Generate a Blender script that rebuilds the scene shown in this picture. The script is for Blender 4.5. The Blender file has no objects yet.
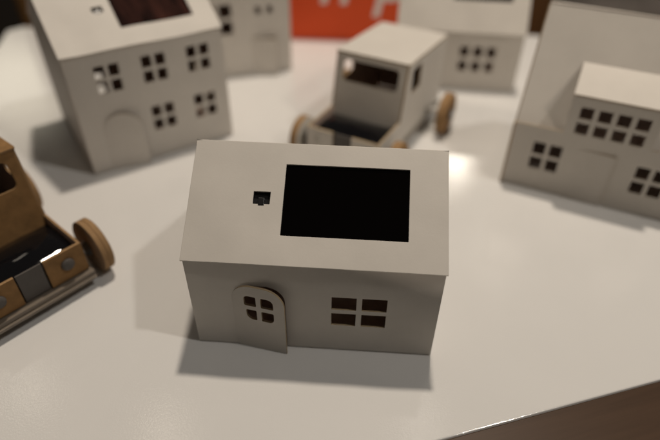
import bpy, bmesh, math, random
from mathutils import Vector, Matrix
from mathutils.geometry import tessellate_polygon
random.seed(4)
SC = bpy.context.scene
COL = SC.collection
S = 0.085                      # one house width in metres; all shapes below are in house widths

# ------------------------------------------------------------------ camera
CAM_H, PITCH, ROLL = 1.917, 0.684, 0.013
fw = Vector((0, math.cos(PITCH), -math.sin(PITCH)))
r0 = Vector((1, 0, 0)); u0 = r0.cross(fw)
rt = math.cos(ROLL)*r0 + math.sin(ROLL)*u0
up = -math.sin(ROLL)*r0 + math.cos(ROLL)*u0
cam = bpy.data.cameras.new('camera'); camo = bpy.data.objects.new('camera', cam); COL.objects.link(camo)
M = Matrix((rt, up, -fw)).transposed().to_4x4(); M.translation = Vector((0, 0, CAM_H))*S
camo.matrix_world = M
cam.sensor_width = 36.0; cam.lens = 36*543.37/660
cam.clip_start = 0.01; cam.clip_end = 60
cam.dof.use_dof = True; cam.dof.focus_distance = 2.12*S; cam.dof.aperture_fstop = 4.5
cam.dof.aperture_blades = 7
SC.camera = camo

# ------------------------------------------------------------------ world, lamps, exposure
w = bpy.data.worlds.new('World'); SC.world = w; w.use_nodes = True
bg = w.node_tree.nodes['Background']; bg.inputs[0].default_value = (1.0, 0.88, 0.74, 1); bg.inputs[1].default_value = 0.057
def lamp(name, loc, power, color, radius, target=(0, 2.4, 0), cone=None):
    l = bpy.data.lights.new(name, 'SPOT' if cone else 'POINT'); o = bpy.data.objects.new(name, l); COL.objects.link(o)
    l.energy = power; l.color = color; l.shadow_soft_size = radius*S
    o.location = Vector(loc)*S
    if cone:
        l.spot_size = math.radians(cone); l.spot_blend = 0.5
        o.rotation_euler = (Vector(target)-Vector(loc)).to_track_quat('-Z', 'Y').to_euler()
    return o
lamp('warm_spot', (1.0, 6.0, 14.0), 36.0, (1.0, 0.875, 0.73), 0.4, (0, 2.4, 0), 62)
lamp('cool_spot', (8.7, -0.7, 16.0), 19.0, (1.0, 0.945, 0.87), 0.4, (0, 2.6, 0), 62)
fs = lamp('front_fill', (6.0, -4.0, 9.0), 8.5, (1.0, 0.86, 0.70), 0.6, (0.5, 4.9, 0.2), 26); fs.data.spot_blend = 1.0  # unseen fill added to brighten the rear house fronts and red box
lamp('edge_fill', (4.5, -4.6, -7.0), 5.0, (1.0, 0.85, 0.70), 0.5)  # added fill below tabletop height, brightens the brown table edge
def lamp_dir(name, ground, az, el, dist, power, color, radius):
    a, e = math.radians(az), math.radians(el)
    g = Vector(ground)
    return lamp(name, g+dist*Vector((math.sin(a)*math.cos(e), math.cos(a)*math.cos(e), math.sin(e))), power, color, radius)
lamp_dir('far_lamp', (0.84, 3.03, 0), 15.3, 31.4, 26, 3.6, (1, 0.92, 0.78), 0.45)
lamp_dir('left_lamp', (-1.19, 1.25, 0), -43.7, 48, 24, 0.4, (1, 0.9, 0.75), 0.6)
lamp_dir('left_high_lamp', (-0.614, 1.06, 0), -29.4, 57.4, 24, 0.5, (1, 0.88, 0.72), 0.6)
lamp_dir('far_left_lamp', (-2.51, 3.99, 0), -32.2, 22.1, 30, 2.6, (1, 0.92, 0.72), 2.2)
lamp_dir('right_mid_lamp', (0.913, 2.15, 0), 23, 39.4, 26, 0.7, (1, 0.9, 0.75), 0.9)
lamp_dir('right_high_lamp', (0.355, 1.122, 0), 17.6, 58.5, 24, 0.5, (1, 0.9, 0.78), 0.4)
SC.view_settings.view_transform = 'Standard'; SC.view_settings.look = 'None'
SC.view_settings.exposure = 0.0; SC.view_settings.gamma = 1.0
SC.cycles.use_denoising = True
SC.cycles.max_bounces = 10; SC.cycles.diffuse_bounces = 6

# ------------------------------------------------------------------ materials
def mat(name, base, rough=0.6, spec=0.35, var=0.0, vscale=30.0, bump=0.0, bscale=800.0, big=0.0, metal=0.0, var2=None, stretch=None):
    m = bpy.data.materials.new(name); m.use_nodes = True
    nt = m.node_tree; N = nt.nodes; L = nt.links
    b = N['Principled BSDF']
    b.inputs['Roughness'].default_value = rough; b.inputs['Specular IOR Level'].default_value = spec
    b.inputs['Metallic'].default_value = metal
    b.inputs['Base Color'].default_value = (*base, 1)
    tc = N.new('ShaderNodeTexCoord'); co = tc.outputs['Object']
    if stretch:
        mp = N.new('ShaderNodeMapping'); mp.inputs['Scale'].default_value = stretch
        L.new(co, mp.inputs['Vector']); co = mp.outputs['Vector']
    if var:
        n = N.new('ShaderNodeTexNoise'); n.inputs['Scale'].default_value = vscale; n.inputs['Detail'].default_value = 6
        n.inputs['Roughness'].default_value = 0.65
        L.new(co, n.inputs['Vector'])
        mx = N.new('ShaderNodeMix'); mx.data_type = 'RGBA'
        c2 = var2 or tuple(c*(1-var) for c in base)
        mx.inputs['A'].default_value = (*base, 1); mx.inputs['B'].default_value = (*c2, 1)
        mr = N.new('ShaderNodeMapRange'); mr.inputs['From Min'].default_value = 0.35; mr.inputs['From Max'].default_value = 0.7
        L.new(n.outputs['Fac'], mr.inputs['Value']); L.new(mr.outputs['Result'], mx.inputs['Factor'])
        L.new(mx.outputs['Result'], b.inputs['Base Color'])
    prev = None
    for amt, sc_, det in ((bump, bscale, 3), (big, 28.0, 1)):
        if not amt: continue
        n = N.new('ShaderNodeTexNoise'); n.inputs['Scale'].default_value = sc_; n.inputs['Detail'].default_value = det
        L.new(co if det == 3 else tc.outputs['Object'], n.inputs['Vector'])
        bp = N.new('ShaderNodeBump'); bp.inputs['Strength'].default_value = 1.0; bp.inputs['Distance'].default_value = amt
        L.new(n.outputs['Fac'], bp.inputs['Height'])
        if prev: L.new(prev.outputs['Normal'], bp.inputs['Normal'])
        prev = bp
    if prev: L.new(prev.outputs['Normal'], b.inputs['Normal'])
    return m
WHITE = mat('white_card', (0.602, 0.566, 0.518), 0.55, 0.3, 0.07, 45, 0.00002, 1300, 0.0007)
KRAFT = mat('kraft_card', (0.27, 0.15, 0.06), 0.75, 0.2, 0.32, 190, 0.00003, 1200, 0.0004)
INNER = mat('card_inside', (0.56, 0.43, 0.36), 0.85, 0.1, 0.15, 200)
EDGE = mat('card_edge', (0.42, 0.32, 0.20), 0.8, 0.2, 0.25, 500)
BLACK = mat('solar_film', (0.0012, 0.0008, 0.0007), 0.03, 0.18)
FILM_REFL = mat('solar_film_reflections', (0.006, 0.004, 0.004), 0.03, 0.25, 0.5, 12, 0, 300, 0.0, 0.0, (0.06, 0.024, 0.018), (14, 2.5, 1))  # reddish streaks are reflections painted into the dark film colour
BLACKP = mat('black_plastic', (0.008, 0.008, 0.009), 0.3, 0.5)
GREY = mat('grey_card', (0.095, 0.085, 0.078), 0.6, 0.3, 0.15, 200)
GREYL = mat('grey_plate', (0.20, 0.165, 0.13), 0.45, 0.4, 0.25, 150, 0, 800, 0, 0, None, (1, 12, 12))
STEEL = mat('steel', (0.55, 0.53, 0.5), 0.3, 0.5, metal=1.0)
TABLE = mat('table_laminate', (0.695, 0.685, 0.67), 0.075, 0.55, 0.03, 12, 0.00003, 1500, 0.00005)
TEDGE = mat('table_edge', (0.26, 0.155, 0.095), 0.5, 0.4, 0.2, 20, 0, 800, 0, 0, None, (1, 1, 10))
FLOOR = mat('floor_wood', (0.045, 0.03, 0.02), 0.6, 0.3, 0.35, 3, 0, 800, 0, 0, None, (1, 6, 1))
WOOD = mat('cabinet_wood', (0.20, 0.095, 0.035), 0.5, 0.35, 0.4, 6, 0, 800, 0, 0, None, (8, 8, 1))
DARK = mat('black_lacquer', (0.01, 0.01, 0.011), 0.6, 0.2)
CHAR = mat('charcoal_cloth', (0.50, 0.45, 0.41), 0.9, 0.1, 0.6, 9)
RED = mat('orange_red_print', (0.70, 0.09, 0.024), 0.5, 0.2, 0.1, 20)
PRINT = mat('white_print', (0.75, 0.68, 0.64), 0.5, 0.3)

# ------------------------------------------------------------------ mesh helpers (house-width units in, metres out)
def link(name, bm, mats, parent=None, bevel=0, recalc=True, smooth=False):
    bmesh.ops.remove_doubles(bm, verts=bm.verts, dist=1e-5)
    if recalc: bmesh.ops.recalc_face_normals(bm, faces=bm.faces)
    for v in bm.verts: v.co *= S
    me = bpy.data.meshes.new(name); bm.to_mesh(me); bm.free()
    for m in (mats if isinstance(mats, (list, tuple)) else [mats]): me.materials.append(m)
    o = bpy.data.objects.new(name, me); COL.objects.link(o)
    if parent: o.parent = parent
    if bevel:
        b = o.modifiers.new('bevel', 'BEVEL'); b.width = bevel*S; b.segments = 2; b.limit_method = 'ANGLE'; b.angle_limit = math.radians(40)
    if smooth:
        for p in me.polygons: p.use_smooth = True
        me.set_sharp_from_angle(angle=math.radians(35))
    return o
def thing(name, label, cat, loc, yaw, group=None):
    o = bpy.data.objects.new(name, None); COL.objects.link(o); o.empty_display_size = 0.02
    o.location = Vector(loc)*S; o.rotation_euler = (0, 0, yaw)
    tag(o, label, cat, group); return o
def tag(o, label, cat, group=None):
    o['label'] = label; o['category'] = cat
    if group: o['group'] = group
def rect(x0, z0, x1, z1): return [(x0, z0), (x1, z0), (x1, z1), (x0, z1)]
def rrect(x0, z0, x1, z1, r, n=6):
    """r: one radius or (bl, br, tr, tl)"""
    if not isinstance(r, (tuple, list)): r = (r,)*4
    out = []
    for (cx, cz, sx, sz, a0, q) in ((x0, z0, 1, 1, 180, r[0]), (x1, z0, -1, 1, 270, r[1]), (x1, z1, -1, -1, 0, r[2]), (x0, z1, 1, -1, 90, r[3])):
        if q <= 0: out.append((cx, cz)); continue
        for k in range(n+1):
            a = math.radians(a0+90*k/n); out.append((cx+sx*q+q*math.cos(a), cz+sz*q+q*math.sin(a)))
    return out
def sheet(bm, loops, f, t, mi=(0, 1, 2)):
    """a card sheet: 2D loops (outline, holes...) mapped by f(u, v, depth) with thickness t; slots: outside, inside, cut edge"""
    flat = [p for l in loops for p in l]
    tri = tessellate_polygon([[Vector((a, b, 0)) for a, b in l] for l in loops])
    A = [bm.verts.new(f(a, b, 0.0)) for a, b in flat]; B = [bm.verts.new(f(a, b, t)) for a, b in flat]
    def face(vs, m):
        try: bm.faces.new(vs).material_index = m
        except ValueError: pass
    for i, j, k in tri:
        a, b, c = flat[i], flat[j], flat[k]
        if abs((b[0]-a[0])*(c[1]-a[1])-(b[1]-a[1])*(c[0]-a[0])) < 1e-12: continue
        face((A[i], A[j], A[k]), mi[0]); face((B[i], B[k], B[j]), mi[1])
    base = 0
    for l in loops:
        n = len(l)
        for i in range(n):
            j = (i+1) % n
            face((A[base+i], A[base+j], B[base+j], B[base+i]), mi[2])
        base += n
def front_map(y=0.0): return lambda u, v, d: Vector((u, y+d, v))
def box(bm, x0, y0, z0, x1, y1, z1, m=0):
    vs = [bm.verts.new((x, y, z)) for z in (z0, z1) for x, y in ((x0, y0), (x1, y0), (x1, y1), (x0, y1))]
    for q in ((0, 3, 2, 1), (4, 5, 6, 7), (0, 1, 5, 4), (1, 2, 6, 5), (2, 3, 7, 6), (3, 0, 4, 7)):
        bm.faces.new([vs[i] for i in q]).material_index = m
def lathe_x(bm, prof, cy, cz, n=48, mi=None):
    """profile of (x, r) turned about the x axis through (cy, cz)"""
    rings = []
    for x, r in prof:
        rings.append([bm.verts.new((x, cy+r*math.cos(2*math.pi*k/n), cz+r*math.sin(2*math.pi*k/n))) for k in range(n)])
    for i in range(len(rings)-1):
        for k in range(n):
            bm.faces.new((rings[i][k], rings[i][(k+1) % n], rings[i+1][(k+1) % n], rings[i+1][k])).material_index = mi[i] if mi else 0
    for rg, m in ((rings[0], 0), (rings[-1], -1)):
        bm.faces.new(rg).material_index = mi[m] if mi else 0

# ------------------------------------------------------------------ floor and table
bm = bmesh.new()
vs = [bm.verts.new(p) for p in ((-60, -30, -8.8), (60, -30, -8.8), (60, 110, -8.8), (-60, 110, -8.8))]
bm.faces.new(vs)
o = link('floor', bm, FLOOR); o['kind'] = 'structure'
table = thing('table', 'white glossy laminate table top with dark brown edge under the card models', 'table', (0, 0, -8.8), 0)
pts = [(-1.10, 0.618), (4.6, 2.27), (3.6, 4.72), (1.95, 5.22), (-2.75, 5.28), (-3.02, 5.27), (-3.12, 5.16), (-3.02, 4.75), (-2.3, -0.6), (-1.6, 0.30)]
TH = 0.75
bm = bmesh.new()
flat = lambda u, v, d: Vector((u, v, 8.8-d))
sheet(bm, [pts], flat, 0.02, (0, 0, 0))
link('tabletop', bm, TABLE, table, bevel=0.005)
bm = bmesh.new(); sheet(bm, [pts], lambda u, v, d: Vector((u, v, 8.8-0.0205-d)), TH, (0, 0, 0)); link('edge_band', bm, TEDGE, table)
for (x, y) in ((-2.2, 1.0), (2.9, 2.3), (2.6, 4.4), (-2.6, 4.8)):
    bm = bmesh.new(); box(bm, x-.25, y-.25, 0.0, x+.25, y+.25, 8.8-TH-0.03); link('leg', bm, TEDGE, table)

# ------------------------------------------------------------------ paper houses
T = 0.007
GROUP = 'white card model houses with roof solar panels'
CARD = [WHITE, INNER, EDGE]
def window(parent, f, x0, z0, x1, z1, cols=2, rows=2, bar=0.022, rim=0.010, bar_r=0.0):
    """lattice cut from card that fills one opening; returns the hole the wall needs"""
    bm = bmesh.new()
    holes = []
    pw = (x1-x0-(cols-1)*bar)/cols; ph = (z1-z0-(rows-1)*bar)/rows
    for i in range(cols):
        for j in range(rows):
            a = x0+i*(pw+bar); b = z0+j*(ph+bar)
            holes.append(rect(a, b, a+pw, b+ph))
    outer = rect(x0-rim, z0-rim, x1+rim, z1+rim)
    sheet(bm, [outer]+holes, f, T)
    link('window', bm, CARD, parent)
    return outer
def door_outline(x0, x1, h, r): return [(x0, 0), (x1, 0)] + rrect(x0, 0, x1, h, (0, 0, r, r), 10)[2:]
def door_part(parent, x0, x1, h, r, ang, holes=(), y=0.0, t=0.009):
    """door leaf folded outwards about its left edge"""
    c, s = math.cos(ang), math.sin(ang)
    def f(u, v, d):
        X = u-x0
        return Vector((x0+c*X+s*d, y-s*X+c*d, v+0.002))
    bm = bmesh.new(); sheet(bm, [door_outline(x0, x1, h, r)]+list(holes), f, t); return link('door', bm, CARD, parent)
def wall_outline(W, H, door=None):
    """rectangle with a notch at the bottom for the door"""
    b = 0.007
    if not door: return rect(0, b, W, H)
    x0, x1, h, r = door; g = -0.006
    d = door_outline(x0, x1+g, h+g, r)
    return [(0, b), (x0, b)] + [p for p in reversed(d[2:])] + [(x1+g, b), (W, b), (W, H), (0, H)]
def roof_slope(bm, x0, x1, H, D, R, holes=(), back=False, ov=0.006, t=0.009, mi=(0, 1, 0)):
    n = math.hypot(D, R); k = R/D
    def f(u, v, d):
        y = v+d*R/n; z = H+v*k-d*D/n
        return Vector((u, 2*D-y if back else y, z))
    from mathutils import noise
    sd = random.uniform(0, 50)
    def fwp(u, v, d):
        q = (v+ov)/(D+ov); a = (u-x0)/(x1-x0)
        wv = 0.010*noise.noise(Vector((u*2.6+sd, v*2.6, 0)))*(1-q)**0.5 + 0.0035*noise.noise(Vector((u*7+sd, v*7, 3)))
        edge = min(1.0, 3*(1-q))
        return f(u, v, d+(wv*edge))
    def cuts(lo, hi, extra, step):
        c = sorted({lo, hi, *extra}); out = []
        for p, q in zip(c, c[1:]):
            n_ = max(1, round((q-p)/step)); out += [p+(q-p)*i/n_ for i in range(n_)]
        return out+[hi]
    xs = cuts(x0, x1, [h[k] for h in holes for k in (0, 2)], 0.025); ys = cuts(-ov, D, [h[k] for h in holes for k in (1, 3)], 0.025)
    def solid(i, j):
        if not (0 <= i < len(xs)-1 and 0 <= j < len(ys)-1): return False
        cx, cy = (xs[i]+xs[i+1])/2, (ys[j]+ys[j+1])/2
        return not any(h[0] < cx < h[2] and h[1] < cy < h[3] for h in holes)
    A = {}; B = {}
    def gv(dic, i, j, d):
        if (i, j) not in dic: dic[i, j] = bm.verts.new(fwp(xs[i], ys[j], d))
        return dic[i, j]
    for i in range(len(xs)-1):
        for j in range(len(ys)-1):
            if not solid(i, j): continue
            q4 = ((i, j), (i+1, j), (i+1, j+1), (i, j+1))
            bm.faces.new([gv(A, *p, 0) for p in q4]).material_index = mi[0]
            bm.faces.new([gv(B, *p, t) for p in reversed(q4)]).material_index = mi[1]
            for (p, q), (ni, nj) in zip(((0, 1), (1, 2), (2, 3), (3, 0)), ((i, j-1), (i+1, j), (i, j+1), (i-1, j))):
                if not solid(ni, nj):
                    bm.faces.new((gv(A, *q4[p], 0), gv(B, *q4[p], t), gv(B, *q4[q], t), gv(A, *q4[q], 0))).material_index = mi[2]
    return f

def card_house(label, loc, yaw, x0, W, H, D, R, windows, panel=None, switch=None, door=None, door_holes=(), back=(), film=None, sink=0.0):
    t = thing('paper_house', label, 'model house', loc, yaw, GROUP)
    e = 0.004
    top = H-0.010
    sh = lambda r: (r[0]+x0, r[1], r[2]+x0, r[3])
    fm = lambda u, v, d: Vector((u+x0, e+d, v))
    holes = [window(t, fm, *wd) for wd in windows]
    bm = bmesh.new(); sheet(bm, [wall_outline(W, top, door[:4] if door else None)]+holes, fm, T)
    link('front_wall', bm, CARD, t)
    fbk = lambda u, v, d: Vector((u+x0, 2*D-e-d, v))
    bh = [window(t, fbk, *wd) for wd in (back or [(0.16*W, 0.17, 0.16*W+0.17, 0.33), (0.84*W-0.17, 0.17, 0.84*W, 0.33)])]  # default back windows are unseen, added to let light inside
    bm = bmesh.new(); sheet(bm, [rect(e+T, e+T, W-e-T, 2*D-e-T)], lambda u, v, d: Vector((u+x0, v, 0.004+d)), 0.006, (1, 1, 1)); link('base', bm, CARD, t)
    bm = bmesh.new(); sheet(bm, [rect(0, 0, W, top)]+bh, fbk, T); link('back_wall', bm, CARD, t)
    for side in (0, 1):
        g = [(e+T, 0), (2*D-e-T, 0), (2*D-e-T, top-0.004), (D, top+R-0.006), (e+T, top-0.004)]
        fg = (lambda u, v, d: Vector((x0+0.001+d, u, v))) if side == 0 else (lambda u, v, d: Vector((x0+W-0.001-d, u, v)))
        hs = [window(t, fg, D-min(0.11, D*0.5), 0.17, D+min(0.11, D*0.5), 0.34)] if (side == 1 or not film) else []  # unseen gable windows, added so light reaches the interior
        bm = bmesh.new(); sheet(bm, [g]+hs, fg, T); link('side_wall', bm, CARD, t)
    bm = bmesh.new()
    hs = [h for h in (panel, switch) if h]
    f = roof_slope(bm, x0-0.007, x0+W+0.007, H, D, R, [sh(h) for h in hs])
    roof_slope(bm, x0-0.007, x0+W+0.007, H, D, R, back=True)
    rf = link('roof', bm, CARD, t, bevel=0.0032, smooth=True)
    if panel:
        a, b, c, d = sh(panel); bm = bmesh.new(); m = 0.012
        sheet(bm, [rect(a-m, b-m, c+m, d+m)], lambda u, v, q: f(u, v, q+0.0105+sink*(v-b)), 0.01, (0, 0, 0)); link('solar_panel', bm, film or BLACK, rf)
    if switch:
        a, b, c, d = sh(switch); bm = bmesh.new(); m = 0.01
        sheet(bm, [rect(a-m, b-m, c+m, d+m)], lambda u, v, q: f(u, v, q+0.022), 0.02, (0, 0, 0))
        mu, mv = (a+c)/2, (b+d)/2
        sheet(bm, [rect(mu-0.012, b-0.004, mu+0.012, mv)], lambda u, v, q: f(u, v, q-0.002), 0.022, (0, 0, 0))
        link('switch', bm, BLACKP, rf, bevel=0.002)
    if door:
        a, c, h, r, ang = door
        hl = [[(p[0]+x0, p[1]) for p in l] for l in door_holes]
        door_part(t, a+x0, c+x0, h, r, ang, hl, y=e)
    return t

# the house in focus
g = 0.022
dh = [rrect(0.222, 0.262, 0.273, 0.318, (0.008, 0.006, 0.006, 0.02)), rrect(0.293, 0.262, 0.346, 0.318, (0.006, 0.006, 0.026, 0.006)),
      rrect(0.228, 0.182, 0.273, 0.240, (0.032, 0.006, 0.006, 0.006)), rrect(0.293, 0.182, 0.346, 0.240, (0.006, 0.022, 0.006, 0.006))]
card_house('small one-storey white card house in sharp focus, door ajar with rounded panes', (-0.562, 1.498, 0), -0.062, 0, 1.0, 0.497, 0.415, 0.275,
           [(0.573, 0.163, 0.794, 0.329)], (0.366, 0.094, 0.856, 0.339), (0.247, 0.196, 0.314, 0.239),
           (0.170, 0.392, 0.372, 0.085, math.radians(10.5)), door_holes=dh)
# two storeys, behind on the left
up4 = [(0.15, 0.503, 0.287, 0.662), (0.416, 0.506, 0.556, 0.666), (0.690, 0.511, 0.829, 0.666), (0.417, 0.192, 0.556, 0.350), (0.693, 0.198, 0.832, 0.353)]
card_house('two-storey white card house with five windows and closed arched door', (-1.442, 2.751, 0), 0.591, 0, 0.926, 0.749, 0.43, 0.275,
           up4, (0.371, 0.100, 0.802, 0.345), (0.262, 0.205, 0.322, 0.240), (0.112, 0.342, 0.366, 0.112, math.radians(11)),
           film=FILM_REFL, sink=0.10, back=[(0.20, 0.11, 0.33, 0.27)])
# house behind the white truck
card_house('white card house with a single six-pane window, behind the white truck', (1.425, 3.968, 0), -0.123, -0.94, 0.94, 0.463, 0.155, 0.248,
           [(0.485, 0.158, 0.750, 0.347, 3, 2, 0.036)], (0.390, 0.118, 0.82, 0.146), back=[(0.04, 0.05, 0.10, 0.11)])
# tall house at the back by the red box
card_house('tall white card house with two tiny windows above an open square door', (-0.354, 4.343, 0), 0.30, -0.95, 0.97, 0.68, 0.43, 0.285,
           [(0.290, 0.350, 0.508, 0.574, 2, 2, 0.03), (0.692, 0.487, 0.828, 0.540, 2, 1, 0.05)], None, None, (0.644, 0.850, 0.30, 0.006, math.radians(21)))

# house with the dormer, cut by the right edge
dorm = thing('paper_house', 'white card house with steep tall roof and eight-pane dormer flush with its front', 'model house', (1.05, 2.753, 0), -0.437, GROUP)
CW, CH, CD, SL = 0.95, 0.412, 0.366, 1.68
f0 = front_map(0.0)
hs = [window(dorm, f0, 0.125, 0.145, 0.282, 0.315), window(dorm, f0, 0.308, 0.417, 0.652, 0.574, 4, 2, 0.026), window(dorm, f0, 0.672, 0.138, 0.829, 0.303)]
dx0, dx1, dz = 0.257, 0.700, 0.634
od = (0.345, 0.556, 0.328, 0.004)
outl = wall_outline(CW, CH, od)
outl = outl[:-1][:-1] + [(CW, CH), (dx1, CH), (dx1, dz), (dx0, dz), (dx0, CH), (0, CH)]
bm = bmesh.new(); sheet(bm, [outl]+hs, f0, T); link('front_wall', bm, CARD, dorm)
bm = bmesh.new(); sheet(bm, [rect(0, 0, CW, CH-.01)], lambda u, v, d: Vector((u, 2*CD-d, v)), T); link('back_wall', bm, CARD, dorm)
for side in (0, 1):
    fg = (lambda u, v, d: Vector((d-0.0105, u, v))) if side == 0 else (lambda u, v, d: Vector((CW+0.001-d, u, v)))
    bm = bmesh.new(); sheet(bm, [[(T if side else -0.006, 0), (2*CD-T, 0), (2*CD-T, CH-0.02), (CD, CH-0.012+(CD-0.022)*SL-0.012), (0.040, CH-0.02), (0.012, CH-0.004), (T if side else -0.006, CH-0.004)]], fg, T if side else 0.010); link('side_wall', bm, CARD, dorm)
bm = bmesh.new(); k = math.hypot(1, SL)
def fr(u, v, d): return Vector((u, 0.022+v+d*SL/k, CH-0.012+v*SL-d/k))
def fb(u, v, d): return Vector((u, 2*CD-0.022-(v+d*SL/k), CH-0.012+v*SL-d/k))
DV = CD-0.022
sheet(bm, [rect(-0.003, 0, CW+0.003, DV), rect(dx0+0.02, 0.008, dx1-0.02, 0.165)], fr, 0.009, (0, 1, 0)); sheet(bm, [rect(-0.003, 0, CW+0.003, DV)], fb, 0.009, (0, 1, 0))
link('roof', bm, CARD, dorm, bevel=0.0025)
bm = bmesh.new(); sheet(bm, [rect(dx0-0.006, -0.006, dx1+0.006, 0.222)], lambda u, v, d: Vector((u, v, dz+0.009+v*0.40-d)), 0.008)
dr = link('dormer', bm, CARD, dorm, bevel=0.002)
for xx, sg in ((dx0+0.001, 1), (dx1-0.001, -1)):
    bm = bmesh.new(); sheet(bm, [[(T, CH+0.012), (T, dz), (0.203, dz+0.080)]], lambda u, v, d: Vector((xx+sg*d, u, v)), T); link('cheek', bm, CARD, dr)
door_part(dorm, *od[:3], od[3], math.radians(3.0))

# ------------------------------------------------------------------ card trucks
def truck(label, loc, yaw, card, edge, inner, wheel_in, rear, plate, wave=1, rear_gap=0.056, rear_r=0.131, front_r=0.136, lampm=None):
    lampm = lampm or plate
    t = thing('toy_truck', label, 'toy truck', loc, yaw, 'card model trucks with a solar panel on the hood')
    w_, lh, hh, lt, hc, lr, hr, fb_ = 0.484, 0.317, 0.257, 0.382, 0.609, 1.063, 0.572, 0.10
    q = 0.011
    C3 = [card, inner, edge]
    cab = None
    # windshield
    ln = math.hypot(lt-lh, hc-hh); ty, tz = (lt-lh)/ln, (hc-hh)/ln
    def fwm(u, v, d): return Vector((u, lh+v*ty+d*tz, hh+v*tz-d*ty))
    bm = bmesh.new()
    sheet(bm, [rect(q+.001, -0.075, w_-q-.001, ln-0.012), rrect(0.055, 0.175, w_-0.055, 0.310, 0.028)], fwm, q)
    cab = link('windshield_panel', bm, C3, t)
    # sides: hood flank and cab side in one sheet
    prof = [(q, fb_), (lr, fb_), (lr, hr-0.012), (lt+0.006, hc-0.014), (lh, hh+0.004), (lh, hh), (q, hh)]
    sw = rrect(0.455, 0.390, 0.605, 0.545, 0.02)
    for side in (0, 1):
        fs = (lambda u, v, d: Vector((d, u, v))) if side == 0 else (lambda u, v, d: Vector((w_-d, u, v)))
        bm = bmesh.new(); sheet(bm, [prof, sw], fs, q); link('side_panel', bm, C3, t)
    k = (hr-hc)/(lr-lt)
    bm = bmesh.new(); sheet(bm, [rrect(-0.004, lt-0.006, w_+0.004, lr+0.004, 0.012)], lambda u, v, d: Vector((u, v, hc+(v-lt)*k-d)), q); link('cab_roof', bm, C3, t, bevel=0.003)
    bm = bmesh.new(); sheet(bm, [rect(q+.001, fb_, w_-q-.001, hr-0.014)], lambda u, v, d: Vector((u, lr-0.001-d, v)), q); link('back_panel', bm, C3, t)
    # front: two headlamp squares and the grille between them
    for a, b in ((0.0, 0.178), (0.306, w_)):
        bm = bmesh.new(); sheet(bm, [rect(a, fb_, b, hh)], lambda u, v, d: Vector((u, d-0.004, v)), 0.014, (0, 0, 2))
        fp = link('front_panel', bm, [card, inner, edge], t)
        cx = (a+b)/2 + (0.005 if a else 0.0)
        bm = bmesh.new()
        for x, r in ((0, 0),): pass
        rings = []
        for (yy, r) in ((-0.004, 0.031), (-0.014, 0.029), (-0.020, 0.021), (-0.0225, 0.008)):
            rings.append([bm.verts.new((cx+r*math.cos(2*math.pi*i/24), yy, 0.183+r*math.sin(2*math.pi*i/24))) for i in range(24)])
        for i in range(3):
            for j in range(24): bm.faces.new((rings[i][j], rings[i][(j+1) % 24], rings[i+1][(j+1) % 24], rings[i+1][j]))
        bm.faces.new(rings[3]); bm.faces.new(rings[0])
        link('headlight', bm, lampm, fp, smooth=True)
    bm = bmesh.new(); sheet(bm, [rect(0.186, fb_, 0.298, hh-0.004)], lambda u, v, d: Vector((u, d+0.002, v)), 0.008, (0, 0, 0)); link('grille', bm, GREY, t)
    # hood panel set into the rim
    # (a loose film: bulged and creased towards its corners)
    bm = bmesh.new(); nx, ny = 40, 26; ax, bx_, ay, by = q+0.001, w_-q-0.001, 0.014, lh-0.012
    rnd = random.Random(wave)
    cr = [(rnd.uniform(0, 1), rnd.uniform(0, 1), rnd.uniform(0, 6.28), rnd.uniform(0.06, 0.16)) for _ in range(7)] + [(0.93, 0.10, 2.3, 0.05), (0.86, 0.2, 0.9, 0.05)]
    def hz(u, v):
        z = 0.046*max(0.0, math.sin(math.pi*u))**0.45*max(0.0, math.sin(math.pi*v))
        for cx_, cy_, an, wd in cr:
            p = (u-cx_)*math.cos(an)+(v-cy_)*math.sin(an); dd = math.hypot(u-cx_, v-cy_)
            z += 0.0022*math.exp(-(p/wd)**2*2.5)*math.exp(-(dd/0.35)**2)
        return z
    gv = [[[bm.verts.new((ax+(bx_-ax)*i/nx, ay+(by-ay)*j/ny, hh-0.050+hz(i/nx, j/ny)-dz_)) for j in range(ny+1)] for i in range(nx+1)] for dz_ in (0, 0.006)]
    for k_ in (0, 1):
        for i in range(nx):
            for j in range(ny): bm.faces.new((gv[k_][i][j], gv[k_][i+1][j], gv[k_][i+1][j+1], gv[k_][i][j+1]))
    rim_ = [(i, 0) for i in range(nx)]+[(nx, j) for j in range(ny)]+[(i, ny) for i in range(nx, 0, -1)]+[(0, j) for j in range(ny, 0, -1)]
    for (a, b), (c, d_) in zip(rim_, rim_[1:]+rim_[:1]): bm.faces.new((gv[0][a][b], gv[0][c][d_], gv[1][c][d_], gv[1][a][b]))
    link('solar_panel', bm, HOODM, t, smooth=True)
    # chassis plates
    bm = bmesh.new()
    sheet(bm, [rrect(-0.012, -0.030, w_+0.012, lr, 0.01)], lambda u, v, d: Vector((u, v, 0.092-d)), 0.022, (0, 0, 2))
    sheet(bm, [rrect(-0.012, -0.042, w_+0.012, lr-0.03, 0.01)], lambda u, v, d: Vector((u, v, 0.068-d)), 0.014, (0, 0, 2))
    link('chassis', bm, [plate, plate, GREYL], t, bevel=0.002)
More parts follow.
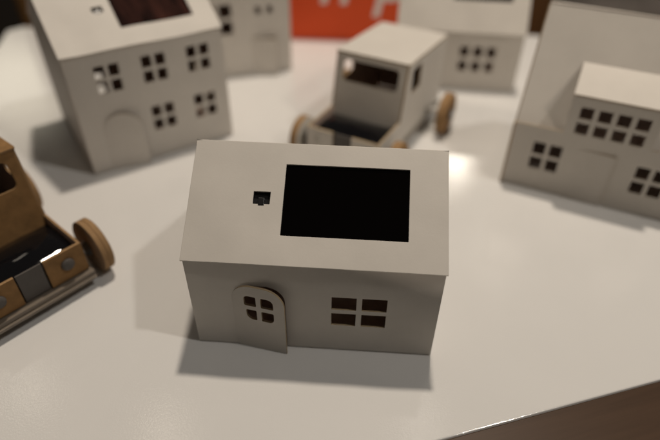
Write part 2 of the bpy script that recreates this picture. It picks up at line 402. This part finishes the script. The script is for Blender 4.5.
    # axles and wheels
    for ya in (0.086, rear):
        R_ = front_r if ya < 0.5 else rear_r
        g0 = 0.056 if ya < 0.5 else rear_gap
        bm = bmesh.new(); lathe_x(bm, [(-g0-0.08, 0.013), (w_+g0+0.08, 0.013)], ya, R_, 16); link('axle', bm, STEEL, t, smooth=True)
        for sd in (-1, 1):
            X = (lambda v: w_+v) if sd > 0 else (lambda v: -v)
            th = 0.058
            bm = bmesh.new()
            lathe_x(bm, [(X(g0), R_-0.006), (X(g0+0.004), R_), (X(g0+th*0.45), R_), (X(g0+th*0.5), R_-0.003), (X(g0+th*0.55), R_), (X(g0+th-0.004), R_), (X(g0+th), R_-0.006)],
                    ya, R_, 56, [0, 2, 2, 2, 2, 1])
            bm.faces.ensure_lookup_table(); bm.faces[-2].material_index = 0; bm.faces[-1].material_index = 1
            wh = link('wheel', bm, [wheel_in, KRAFT, KEDGE], t, smooth=True)
            bm = bmesh.new(); lathe_x(bm, [(X(g0-0.026), 0.026), (X(g0-0.003), 0.040)], ya, R_, 24); link('hub', bm, HUBM, wh, smooth=True)
            bm = bmesh.new(); lathe_x(bm, [(X(g0+th+0.001), 0.045), (X(g0+th+0.016), 0.036)], ya, R_, 24); link('hub', bm, BLACKP, wh, smooth=True)
    return t
HOODM = mat('hood_film', (0.004, 0.004, 0.005), 0.05, 0.4)
KEDGE = mat('kraft_edge', (0.35, 0.215, 0.105), 0.8, 0.2, 0.35, 300, 0, 800, 0, 0, None, (14, 1, 1))
HUBM = mat('hub_plastic', (0.06, 0.055, 0.05), 0.35, 0.5)
PALE = mat('pale_card', (0.5, 0.47, 0.42), 0.6, 0.3, 0.1, 80)
KIN = mat('kraft_wheel_face', (0.25, 0.165, 0.10), 0.8, 0.2, 0.2, 200)
truck('white card toy truck with black hood and kraft-edged wheels, behind the small house', (-0.148, 2.952, 0), -0.492, WHITE, EDGE, INNER, PALE, 0.80, PALE, 1, 0.115, 0.138, 0.125)
truck('brown kraft card toy truck with black hood and grey grille at left edge', (-1.456, 1.482, 0), 0.866, KRAFT, KEDGE, INNER, KIN, 0.80, GREYL, 5, lampm=GREY)

# ------------------------------------------------------------------ red box with white lettering, behind the table models
bx = thing('sign_box', 'orange red printed box with white slanted letters at the table back', 'box', (-0.40, 5.05, 0), -0.06)
bm = bmesh.new(); box(bm, 0, 0, 0, 1.02, 0.34, 0.72); link('box_body', bm, RED, bx, bevel=0.008)
def letter(ch, x, z, size):
    cu = bpy.data.curves.new('letter', 'FONT'); cu.body = ch; cu.size = size; cu.shear = 0.22; cu.extrude = 0.0; cu.offset = 0.006*size
    to = bpy.data.objects.new('letter_src', cu); COL.objects.link(to)
    bpy.context.view_layer.update()
    me = bpy.data.meshes.new_from_object(to.evaluated_get(bpy.context.evaluated_depsgraph_get()))
    bpy.data.objects.remove(to)
    bm = bmesh.new(); bm.from_mesh(me); bpy.data.meshes.remove(me)
    for v in bm.verts: v.co = Vector((x+v.co.x, -0.0025, z+v.co.y))
    link('lettering', bm, PRINT, bx, recalc=False)
letter('n', 0.25, 0.335, 0.62); letter('p', 0.76, 0.375, 0.62)

# ------------------------------------------------------------------ furniture beyond the table
WOODL = mat('oak_veneer', (0.42, 0.22, 0.08), 0.5, 0.3, 0.35, 14, 0, 800, 0, 0, None, (6, 6, 0.6))
cb = thing('wooden_cabinet', 'brown wooden cabinet beyond the far left corner of the table', 'cabinet', (-3.46, 6.05, -8.8), 0.0)
bm = bmesh.new(); box(bm, 0, 0, 0.6, 2.2, 1.6, 9.9); link('carcass', bm, WOODL, cb, bevel=0.02)
for a in (0.06, 1.12):
    bm = bmesh.new(); box(bm, a, -0.05, 0.8, a+1.02, -0.003, 9.7); d = link('door', bm, WOODL, cb, bevel=0.02)
    bm = bmesh.new(); box(bm, a+(0.9 if a < 1 else 0.06), -0.13, 6.0, a+(0.96 if a < 1 else 0.12), -0.055, 6.8); link('handle', bm, STEEL, d, bevel=0.01)
bm = bmesh.new(); box(bm, 0.05, 0.05, 0, 2.15, 1.55, 0.59); link('plinth', bm, DARK, cb)
for lab, x, y, wd, dp, z, m in (('narrow brown wooden display plinth beyond the table, behind the tall-roofed house', 2.02, 5.95, 0.36, 0.5, 10.0, WOOD),
                                ('wide charcoal display plinth at the top right, beyond the table', 2.46, 6.1, 2.6, 1.4, 9.75, CHAR)):
    pl = thing('display_plinth', lab, 'plinth', (x, y, -8.8), -0.05, 'plinths standing beyond the table')
    bm = bmesh.new(); box(bm, 0, 0, 0.4, wd, dp, z-0.12); link('body', bm, m, pl, bevel=0.015)
    bm = bmesh.new(); box(bm, -0.03, -0.03, z-0.118, wd+0.03, dp+0.03, z); link('top', bm, m, pl, bevel=0.015)
    bm = bmesh.new(); box(bm, 0.04, 0.04, 0, wd-0.04, dp-0.04, 0.398); link('base', bm, DARK, pl)
